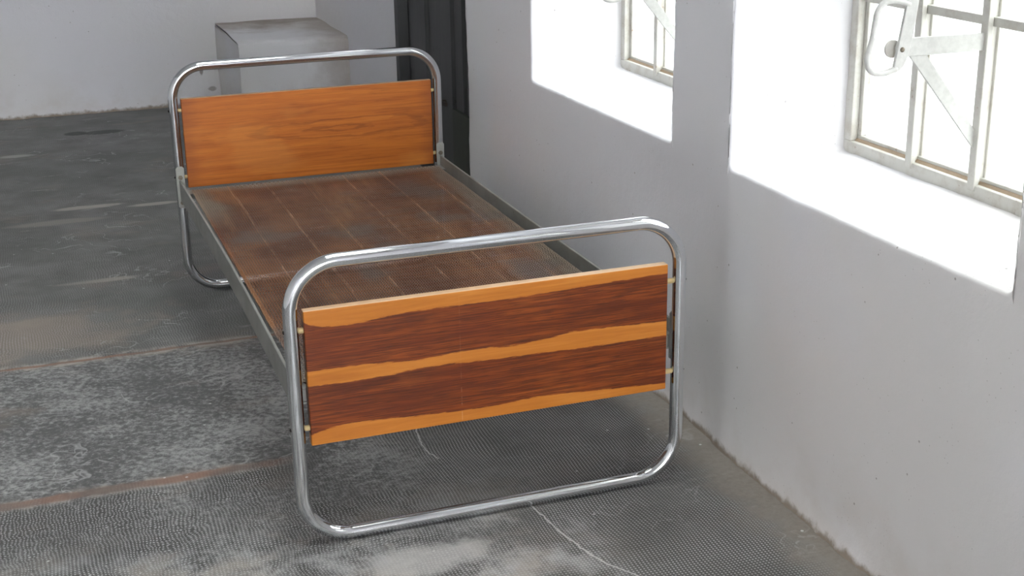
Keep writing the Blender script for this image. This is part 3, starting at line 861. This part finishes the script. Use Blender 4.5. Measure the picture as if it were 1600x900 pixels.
FX0, FX1, FZ0, FZ1 = .0272, .9139, .2548, .5781
HX0, HX1, HZ0, HZ1 = .0258, .9251, .3869, .7007
foot = tube_loop('footboard_frame', 0, H_FOOT)
foot['label'] = 'lower chrome tube hoop nearest the viewer'
head = tube_loop('headboard_frame', BL, H_HEAD)
head['label'] = 'taller chrome tube hoop at the far end'
fb = board('footboard_panel', foot_wood(FX0, FX1, FZ0, FZ1), FX0, FX1, FZ0, FZ1, 0)
fb['label'] = 'dark reddish brown veneer panel with yellow sapwood bands'
hb = board('headboard_panel', head_wood(), HX0, HX1, HZ0, HZ1, BL)
hb['label'] = 'plain honey coloured oak veneer panel'

# turned wooden spacers that hold the panels inside the hoops, each with a screw through the tube
def spacer(x_t, x_b, y, z, side):
    mb = MB()
    xa, xb = (TR-.002, x_b+.004) if side < 0 else (x_b-.004, BW-TR+.002)
    mb.tube([(xa, y, z), (xa+(xb-xa)*.25, y, z), (xa+(xb-xa)*.6, y, z), (xb, y, z)], [.0052, .0066, .0068, .0062], 14)
    sp = mb.build('panel_spacer', M_PEG, bed)
    mb = MB()
    if side < 0: mb.dome((-TR+.0005, y, z), (-1, 0, 0), .0045, .003)
    else: mb.dome((BW+TR-.0005, y, z), (1, 0, 0), .0045, .003)
    mb.build('screw_head', M_SCREW, sp)
for z in (.531, .296):
    spacer(0, FX0, 0, z, -1); spacer(BW, FX1, 0, z, 1)
for z in (.660, .425):
    spacer(0, HX0, BL, z, -1); spacer(BW, HX1, BL, z, 1)

# angle-iron side rails, slightly bowed inwards
RZ0, RZ1 = .345, .4185
def rail(side):
    y0, y1 = .022, BL-.022
    n = 28
    vs, fs = [], []
    prof = [(0, RZ0), (.034, RZ0), (.034, RZ0+.0045), (.0075, RZ0+.0045), (.0075, RZ1), (0, RZ1)]
    for k in range(n+1):
        f = k/n; y = y0+(y1-y0)*f
        bow = .009*math.sin(math.pi*f) if side < 0 else .004*math.sin(math.pi*f)
        for (dx, z) in prof:
            xx = (-.006+dx+bow) if side < 0 else (BW+.004-dx-bow)
            vs.append((xx, y, z))
    m = len(prof)
    for k in range(n):
        for i in range(m):
            j = (i+1) % m
            q = (k*m+i, k*m+j, (k+1)*m+j, (k+1)*m+i)
            fs.append(q if side > 0 else q[::-1])
    fs.append(tuple(range(m)) if side < 0 else tuple(range(m))[::-1])
    fs.append(tuple(n*m+i for i in range(m))[::-1] if side < 0 else tuple(n*m+i for i in range(m)))
    mb = MB(); mb.add(vs, fs)
    return mb.build('side_rail', M_STEEL, bed, bevel=.0025, seg=3)
rail(-1); rail(1)

# cross rails carrying the spring
def cross(y, d):
    mb = MB()
    x0, x1 = .003, BW-.004
    a, b = (y, y+d*.062)
    mb.box((x0, min(a, b), .3785), (x1, max(a, b), .3825))
    mb.box((x0, min(y, y+d*.004), RZ0+.005), (x1, max(y, y+d*.004), .3785))
    return mb.build('cross_rail', M_STEEL, bed, bevel=.001)
cross(.026, 1); cross(BL-.026, -1)

# bracket plates on the posts with their bolts
def bracket(x, y, sgn, z0, z1):
    """flat bar on the inner side of a post; sgn = +1 faces +y (foot end), -1 faces -y (head end)"""
    mb = MB()
    w = .0145
    ya, yb = (y+sgn*TR, y+sgn*(TR+.0045))
    c = .006
    mb.prism([(x-w, z0+c), (x-w+c, z0), (x+w-c, z0), (x+w, z0+c), (x+w, z1-c), (x+w-c, z1), (x-w+c, z1), (x-w, z1-c)], 1, min(ya, yb), max(ya, yb))
    p = mb.build('bracket_plate', M_STEEL, bed, bevel=.001)
    for z in (z1-.038, z0+.020):
        mb = MB()
        yy = y+sgn*(TR+.0045)
        hexa = [(x-.004*0+.0085*math.cos(math.radians(60*k)), z+.0085*math.sin(math.radians(60*k))) for k in range(6)]
        mb.prism(hexa, 1, min(yy, yy+sgn*.005), max(yy, yy+sgn*.005))
        mb.cyl((x, yy+sgn*.004, z), (x, yy+sgn*.011, z), .0042, 10)
        mb.build('bolt', M_BOLT, p, bevel=.0008)
for x in (0, BW):
    bracket(x, BL, -1, .318, .466)
    bracket(x, 0, 1, .318, .446)

# the spring: interlocked rows of crimped wire
STR = (.155, .285, .412, .563, .70, .842)         # lengthwise lines where the coils are pressed up
def sag(x, y):
    v = .0035*noise.noise((x*5, y*5, 8)) - .004*math.sin(math.pi*(x-.028)/.898)*math.sin(math.pi*(y-.052)/1.89)
    for s_ in STR:
        d = (x - s_ - .006*noise.noise((s_*9, y*3, 0)))/.005
        v += .0016*math.exp(-d*d)
    return v
def spring():
    """rows of flattened coils linked into one another"""
    mb_v, mb_f = [], []
    x0, x1 = .028, .926
    y0, y1 = .056, 1.905
    rows = 141; dy = (y1-y0)/rows
    turns = int((x1-x0)/.0076)
    r, wd, hz, zc = .00128, .0200, .0040, .3890
    ring = [(math.cos(2*math.pi*k/5)*r, math.sin(2*math.pi*k/5)*r) for k in range(5)]
    def seg_tube(pts):
        o = len(mb_v); m = len(pts)
        for i in range(m):
            a = pts[max(i-1, 0)]; b = pts[min(i+1, m-1)]
            tx, ty, tz = b[0]-a[0], b[1]-a[1], b[2]-a[2]
            l = math.sqrt(tx*tx+ty*ty+tz*tz) or 1; tx /= l; ty /= l; tz /= l
            hx, hy = -ty, tx
            hl = math.hypot(hx, hy) or 1; hx /= hl; hy /= hl
            ux, uy, uz = -tz*hy, tz*hx, tx*hy-ty*hx
            p = pts[i]
            for c, s in ring:
                mb_v.append((p[0]+hx*c+ux*s, p[1]+hy*c+uy*s, p[2]+uz*s))
        for i in range(m-1):
            for k in range(5):
                l = (k+1) % 5
                mb_f.append((o+i*5+k, o+i*5+l, o+(i+1)*5+l, o+(i+1)*5+k))
    for j in range(rows+1):
        yc = y0+dy*j
        off = random.uniform(-.0009, .0009)
        pts = []
        for i in range(turns*4+1):
            x = x0+(x1-x0)*i/(turns*4) + off
            ph = i % 4
            yy = (-.5, 0, .5, 0)[ph]*wd
            zz_ = (0, hz, 0, -hz)[ph]
            wv = .0016*noise.noise((x*13, yc*13, 4)) + .0012*noise.noise((x*40, yc*40, 1))
            pts.append((x + .0012*noise.noise((x*8, yc*8, 6)), yc+yy+wv, zc+zz_+sag(x, yc)))
        seg_tube(pts)
    me = bpy.data.meshes.new('spring_mesh'); me.from_pydata(mb_v, [], mb_f); me.update()
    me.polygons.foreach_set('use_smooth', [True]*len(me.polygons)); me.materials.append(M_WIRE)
    o = bpy.data.objects.new('spring_mesh', me); COL.objects.link(o); o.parent = bed; o.location = -Vector(bed['_b'])
    o['label'] = 'copper-brown woven wire spring'
    return o
spring()
# coarse looped selvedge of the spring along the cross rails and the rails
def selvedge(a, b, n, r, amp, name='edge_coil'):
    mb = MB(); a, b = Vector(a), Vector(b)
    d = (b-a).normalized(); s = Vector((-d.y, d.x, 0))
    pts = []
    for k in range(n*8+1):
        th = 2*math.pi*k/8
        pts.append(a+(b-a)*(k/(n*8)) + s*(amp*math.cos(th)) + Vector((0, 0, amp*.55*math.sin(th))))
    mb.tube(pts, r, 5)
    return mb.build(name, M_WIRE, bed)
selvedge((.030, 1.912, .389), (.924, 1.912, .389), 60, .0017, .0065)
selvedge((.030, .054, .389), (.924, .054, .389), 62, .0013, .0060)
selvedge((.036, .056, .389), (.036, 1.905, .389), 190, .0011, .0042)
selvedge((.920, .056, .389), (.920, 1.905, .389), 190, .0011, .0042)

# drop helper property
for o in list(bpy.data.objects):
    if '_b' in o: del o['_b']

# ------------------------------------------------------------------ light: an even bright overcast sky
w = bpy.data.worlds.new('overcast_sky'); SC.world = w; w.use_nodes = True
nt = w.node_tree; nt.nodes.clear()
bg = nt.nodes.new('ShaderNodeBackground'); wo = nt.nodes.new('ShaderNodeOutputWorld')
bg.inputs[0].default_value = (.955, .975, 1.0, 1); bg.inputs[1].default_value = 10.0
nt.links.new(bg.outputs[0], wo.inputs[0])

# ------------------------------------------------------------------ camera
cam = bpy.data.cameras.new('camera'); co = bpy.data.objects.new('camera', cam); COL.objects.link(co)
cy, sy = math.cos(YAW), math.sin(YAW); cp, sp = math.cos(PITCH), math.sin(PITCH); cr, sr = math.cos(ROLL), math.sin(ROLL)
f = Vector((sy*cp, cy*cp, -sp)); r0 = Vector((cy, -sy, 0)); u0 = r0.cross(f)
r = r0*cr + u0*sr; u = u0*cr - r0*sr
co.matrix_world = Matrix(((r.x, u.x, -f.x, CAM.x), (r.y, u.y, -f.y, CAM.y), (r.z, u.z, -f.z, CAM.z), (0, 0, 0, 1)))
cam.sensor_fit = 'HORIZONTAL'; cam.sensor_width = 36; cam.lens = 36*FPX/1600
cam.clip_start = .05; cam.clip_end = 100
SC.camera = co

SC.view_settings.view_transform = 'Standard'; SC.view_settings.look = 'None'
SC.view_settings.gamma = 1; SC.view_settings.use_curve_mapping = False
SC.view_settings.exposure = 0.85
SC.cycles.max_bounces = 10; SC.cycles.diffuse_bounces = 7; SC.cycles.glossy_bounces = 5
SC.cycles.transparent_max_bounces = 12
SC.cycles.caustics_reflective = False; SC.cycles.caustics_refractive = False
SC.cycles.sample_clamp_indirect = 8
SC.cycles.use_denoising = True
